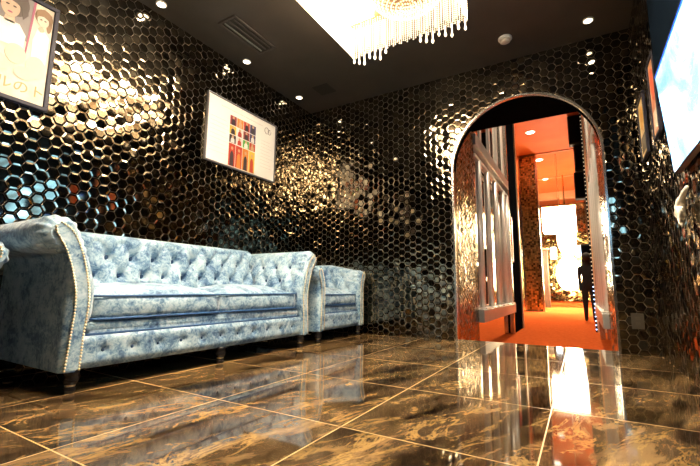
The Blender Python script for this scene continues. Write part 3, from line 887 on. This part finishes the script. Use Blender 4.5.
t = thing('ceiling_vent', (-2.345, 2.195, H - .012), 'rectangular slatted air grille in the dark ceiling near the left wall', 'air vent')
mb = MB(); ya, yb, xa, xb = 1.95, 2.44, -2.445, -2.245
for q in ((xa, xb, ya, ya + .02), (xa, xb, yb - .02, yb), (xa, xa + .02, ya, yb), (xb - .02, xb, ya, yb)): mb.box(*q, H - .012, H - .001, .002)
obj('frame', mb, M_VENT, t)
mb = MB(); mb.box(xa + .015, xb - .015, ya + .015, yb - .015, H - .004, H - .001); obj('backing', mb, M_HATCH, t)
for k in range(3):
    xx = xa + .045 + k * .05
    mb = MB(); mb.box(xx, xx + .014, ya + .03, yb - .03, H - .011, H - .004, .002); obj('slat', mb, M_VENTL if k == 0 else M_VENT, t)
mb = MB(); mb.box(-2.385, -2.19, 3.18, 3.375, H - .008, H - .001, .003)
tag(obj('ceiling_hatch', mb, M_HATCH, loc=(-2.29, 3.28, H - .008)), 'square dark hatch in the ceiling by the far left corner', 'hatch')

# ------------------------------------------------------------------ chandelier
cx0, cx1, cy0, cy1 = -1.50, -.575, .80, 2.55
zt = 2.30
t = thing('crystal_chandelier', ((cx0 + cx1) / 2, (cy0 + cy1) / 2, 2.29), 'large rectangular lit crystal-bead chandelier hanging from the dark ceiling', 'chandelier')
mb = MB(); mb.box(cx0 - .02, cx1 + .02, cy0 - .02, cy1 + .02, H - .035, H - .001, .006); obj('ceiling_plate', mb, simple('bronze_plate', (.22, .12, .045), .5), t)
for xa, xb in ((cx0 + .03, cx0 + .24),):
    mb = MB(); mb.box(xa, xb, cy0 + .06, cy1 - .10, H - .06, H - .036); mb.box(xb, cx1 - .06, cy0 + .06, cy0 + .45, H - .06, H - .036); mb.box(cx1 - .09, cx1 - .03, cy0 + .45, cy1 - .15, H - .06, H - .036); obj('diffuser', mb, M_GLOW, t)
def string(m, x, y, z0, z1, r=.0068, st=.0165):
    z = z0
    while z < z1: m.octa((x, y, z), r, st * .47); z += st
def fringe(name, pts, bottoms, mt=None):
    m = MB()
    for (x, y), zb_ in zip(pts, bottoms): string(m, x, y, zb_, H - .036)
    o = obj(name, m, mt or M_CRYS, t); o['kind'] = 'stuff'; return o
sp = .0165
ny_ = int((cy1 - cy0) / sp); nx_ = int((cx1 - cx0) / sp)
for xx in (cx0, cx1):
    fringe('bead_fringe', [(xx, cy0 + (cy1 - cy0) * k / ny_) for k in range(ny_ + 1)], [zt + .055 + (0 if xx == cx0 else .02 * math.sin(k * .8)) for k in range(ny_ + 1)])
for yy in (cy0, cy1):
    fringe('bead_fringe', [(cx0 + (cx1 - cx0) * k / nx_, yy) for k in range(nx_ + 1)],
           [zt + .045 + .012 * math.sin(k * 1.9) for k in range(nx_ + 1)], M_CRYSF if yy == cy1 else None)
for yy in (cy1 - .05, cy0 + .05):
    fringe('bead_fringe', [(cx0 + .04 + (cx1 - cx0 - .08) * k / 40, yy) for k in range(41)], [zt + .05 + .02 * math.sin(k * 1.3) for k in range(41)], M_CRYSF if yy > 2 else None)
# long drops along the far side
for k in range(20):
    x = cx0 + .012 + (cx1 - cx0 - .024) * k / 19
    if 7 <= k <= 11: continue
    ln = .035 + .02 * ((k * 7) % 3)
    m = MB(); m.tube([(x, cy1 + .004, zt + .06), (x, cy1 + .004, zt + .06 - ln)], .0045, 6)
    m.lathe((x, cy1 + .004, zt + .06 - ln), [(.001, .004), (.0075, -.006), (.010, -.018), (.006, -.028), (.001, -.034)], 8)
    obj('crystal_drop', m, M_CRYSD, t)
# beaded bowls in the middle
for byc in (2.17,):
    m = MB(); R_ = .29
    for ring in range(14):
        f = ring / 13; r = R_ * math.cos(f * PI * .46); z = H - .07 - .262 * math.sin(f * PI * .5)
        n = max(int(2 * PI * r / .019), 5)
        for k in range(n):
            an = 2 * PI * (k + .5 * (ring % 2)) / n
            m.octa((-.875 + r * math.cos(an), byc + r * math.sin(an), z), .0078, .0085)
    o = obj('bead_bowl', m, M_BOWL, t); o['kind'] = 'stuff'
    for r, z in ((.29, H - .07),):
        m = MB(); m.tube([(-.875 + r * math.cos(2 * PI * k / 40), byc + r * math.sin(2 * PI * k / 40), z) for k in range(40)], .005, 6, closed=True)
        obj('ring', m, M_GOLDM, t)

# ------------------------------------------------------------------ right wall
mb = MB(); mb.box(.452, XR - .010, .9, 2.755, 1.54, 2.60, .004)
tag(obj('wall_board', mb, M_NAVY, loc=(.465, 1.9, 1.52)), 'dark navy board fixed on the right wall behind and above the screen', 'board')
t = thing('wall_screen', (.43, 1.95, 1.05), 'large lit flat screen showing white clouds on pale blue, tilted on the right wall', 'television')
ya, yb = 1.47, 2.43
zb_, zt_ = 1.050, 1.578
xb_, xt_ = .436, .398
def tilt_box(m, d0, d1, y0_, y1_, f0, f1):
    """box in the tilted plane: d = depth behind the face, f = fraction up the face"""
    def pt(d, y, f): return (xb_ + (xt_ - xb_) * f + d * .997, y, zb_ + (zt_ - zb_) * f + d * .08)
    vs = [pt(d, y, f) for d in (d0, d1) for y in (y0_, y1_) for f in (f0, f1)]
    m.add(vs, [(0, 1, 3, 2), (4, 6, 7, 5), (0, 4, 5, 1), (2, 3, 7, 6), (0, 2, 6, 4), (1, 5, 7, 3)])
m = MB(); tilt_box(m, 0, .002, ya + .008, yb - .006, .012, .988); obj('display', m, M_TV, t)
m = MB(); tilt_box(m, -.0006, .0, ya + .008, yb - .006, .965, .988); obj('blue_fringe_strip', m, simple('glowing_blue_fringe', (.01, .02, .1), .3, 0, (.02, .12, 1), 1.6), t)  # blue colour fringe along the top edge, added as a glowing strip
m = MB(); tilt_box(m, .0021, .027, ya, yb, 0, 1); obj('casing', m, simple('bronze_grey_casing', (.20, .15, .11), .35), t)
m = MB()
for q in ((ya, ya + .008, 0, 1), (yb - .006, yb, 0, 1), (ya, yb, 0, .012), (ya, yb, .988, 1)): tilt_box(m, -.002, .003, *q)
obj('bezel', m, simple('dark_blue_bezel', (.01, .015, .04), .3), t)
m = MB(); m.box(.452, .470, 1.8, 2.1, 1.16, 1.40); obj('wall_mount', m, M_BLACK, t)

def right_frame(ya, yb, za, zb, label, ca, cb, cc):
    t = thing('framed_print', (XR - .008, (ya + yb) / 2, za), label, 'picture', 'framed prints on the right wall')
    x1 = XR - .010; x0 = x1 - .020; w = .016
    m = MB()
    for a_, b_, c_, e_ in ((ya, yb, za, za + w), (ya, yb, zb - w, zb), (ya, ya + w, za + w, zb - w), (yb - w, yb, za + w, zb - w)): m.box(x0, x1, a_, b_, c_, e_, .003)
    obj('frame', m, M_FRAME, t)
    m = MB(); m.box(x0 + .008, x1, ya + w * .8, yb - w * .8, za + w * .8, zb - w * .8); p = obj('print', m, ca, t)
    m = MB(); xq = x0 + .0065
    n = 18; pts = ell((ya + yb) / 2, za + (zb - za) * .66, (yb - ya) * .26, (zb - za) * .20, n)
    m.add([(xq, y, z) for y, z in pts] + [(xq + .0012, y, z) for y, z in pts], [tuple(range(n - 1, -1, -1))] + [(i, (i + 1) % n, n + (i + 1) % n, n + i) for i in range(n)])
    obj('print_motif', m, cb, p)
    m = MB(); m.box(xq, xq + .0012, ya + .05, yb - .05, za + .05, za + .17); obj('print_band', m, cc, p)
g1 = noisy('gilded_print', (.55, .33, .10), (.85, .66, .36), 16, .4)
g2 = noisy('rust_red_print', (.55, .09, .04), (.62, .38, .20), 12, .4)
right_frame(3.24, 3.52, 1.42, 1.87, 'framed gold-coloured print on the right wall, nearest the arch corner', g1, C('print_amber', (.8, .42, .06)), C('print_dark', (.06, .04, .03)))
right_frame(2.77, 2.98, 1.40, 1.91, 'framed rust-red print on the right wall, next to the lit screen', g2, C('print_rust', (.62, .10, .04)), C('print_pale', (.7, .62, .5)))

# white cloth hanging from a hook under the screen
t = thing('hanging_cloth', (.43, 2.38, .79), 'small white knotted cloth hanging from the right wall below the screen', 'cloth')
m = MB()
bl = bmesh.new(); bmesh.ops.create_icosphere(bl, subdivisions=4, radius=1)
for v in bl.verts:
    c = v.co
    w = 1 + .18 * math.sin(5 * c.y + 2 * c.z) * math.cos(4 * c.z + 1) + .10 * math.sin(9 * c.z + 3 * c.y + 4 * c.x)
    tz = c.z
    v.co = Vector((.435 + c.x * .018 * w, 2.398 + c.y * .052 * w * (1.0 - .35 * max(-tz, 0)), .862 + tz * .055 * w))
m.bm(bl)
obj('folds', m, simple('white_cotton', (.88, .84, .76), .8), t, smooth=True)
m = MB(); m.tube([(.436, 2.370, .885), (.432, 2.320, .905), (.432, 2.270, .922), (.436, 2.220, .936)], [.018, .013, .011, .007], 10); obj('twisted_end', m, simple('white_cotton_twist', (.88, .84, .76), .8), t, smooth=True)
m = MB(); m.tube([(.442, 2.425, .825), (.44, 2.415, .80), (.44, 2.407, .785)], [.018, .012, .006], 10); obj('lower_corner', m, simple('white_cotton_corner', (.88, .84, .76), .8), t, smooth=True)
m = MB(); m.tube([(XR - .004, 2.390, .915), (.45, 2.390, .912), (.438, 2.390, .916), (.436, 2.390, .926)], .005, 8); obj('wall_hook', m, M_STEEL, t, smooth=True)

t = thing('wall_socket', (.355, YB - .008, .18), 'small dull plate low on the back wall between the arch and the right corner', 'socket')
pl = simple('dull_bronze_plate', (.035, .028, .018), .5)
m = MB(); m.box(.312, .392, YB - .018, YB - .0075, .185, .305, .003); obj('plate', m, pl, t)
m = MB()
for z in (.215, .255): m.box(.338, .366, YB - .0195, YB - .0175, z, z + .022, .001)
obj('socket_face', m, simple('dull_bronze_face', (.05, .04, .026), .5), t)

# ------------------------------------------------------------------ lights
def area(name, loc, rot, sx, sy, power, col):
    l = bpy.data.lights.new(name, 'AREA'); l.shape = 'RECTANGLE'; l.size = sx; l.size_y = sy; l.energy = power; l.color = col
    o = bpy.data.objects.new(name, l); COL.objects.link(o); o.location = loc; o.rotation_euler = rot; return o
def point(name, loc, power, col, r=.1):
    l = bpy.data.lights.new(name, 'POINT'); l.energy = power; l.color = col; l.shadow_soft_size = r
    o = bpy.data.objects.new(name, l); COL.objects.link(o); o.location = loc; return o
def spot(name, loc, power, col, ang, r=.03):
    l = bpy.data.lights.new(name, 'SPOT'); l.energy = power; l.color = col; l.spot_size = math.radians(ang); l.spot_blend = .6; l.shadow_soft_size = r
    o = bpy.data.objects.new(name, l); COL.objects.link(o); o.location = loc; return o
for x, y in ((-2.65, 1.585), (-2.64, 2.47), (-2.64, 3.285), (.182, 3.416)):
    spot('downlight_lamp', (x, y, H - .02), 10, (1, .84, .62), 110)
point('hall_chandelier_lamp', (-.52, 15.5, 2.8), 1100, (1, .86, .66), .3)
point('reflection_lamp', (-.40, 18.4, 1.6), 900, (1, .86, .66), .3)  # lamp set inside the built reflection
for y in (6.0, 9.5, 12.76, 15.75, 18.7):
    spot('hall_downlight_lamp', (-.45, y, HH - .06), 230, (1, .80, .56), 100, .1)

w = bpy.data.worlds.new('World'); sc.world = w; w.use_nodes = True
w.node_tree.nodes['Background'].inputs[0].default_value = (.02, .018, .016, 1)
w.node_tree.nodes['Background'].inputs[1].default_value = .3

# ------------------------------------------------------------------ camera
f, pitch, yaw, roll = 387.978, .1414, .5348, .0103
c, s_ = math.cos(yaw), math.sin(yaw)
R = Vector((c, s_, 0)); F0 = Vector((-s_, c, 0)); Zv = Vector((0, 0, 1))
F = F0 * math.cos(pitch) + Zv * math.sin(pitch); U = -F0 * math.sin(pitch) + Zv * math.cos(pitch)
r_ = R * math.cos(roll) + U * math.sin(roll); u_ = -R * math.sin(roll) + U * math.cos(roll)
cam = bpy.data.cameras.new('camera'); cam.sensor_width = 36; cam.lens = f / 700 * 36; cam.clip_start = .01
co = bpy.data.objects.new('camera', cam); COL.objects.link(co)
co.matrix_world = Matrix(((r_.x, u_.x, -F.x, 0), (r_.y, u_.y, -F.y, 0), (r_.z, u_.z, -F.z, .47), (0, 0, 0, 1)))
sc.camera = co
for o in list(bpy.data.objects):
    if 'base' in o.keys(): del o['base']

vs = sc.view_settings
vs.view_transform = 'Standard'; vs.look = 'None'; vs.gamma = 1; vs.use_curve_mapping = False
vs.exposure = 0.95
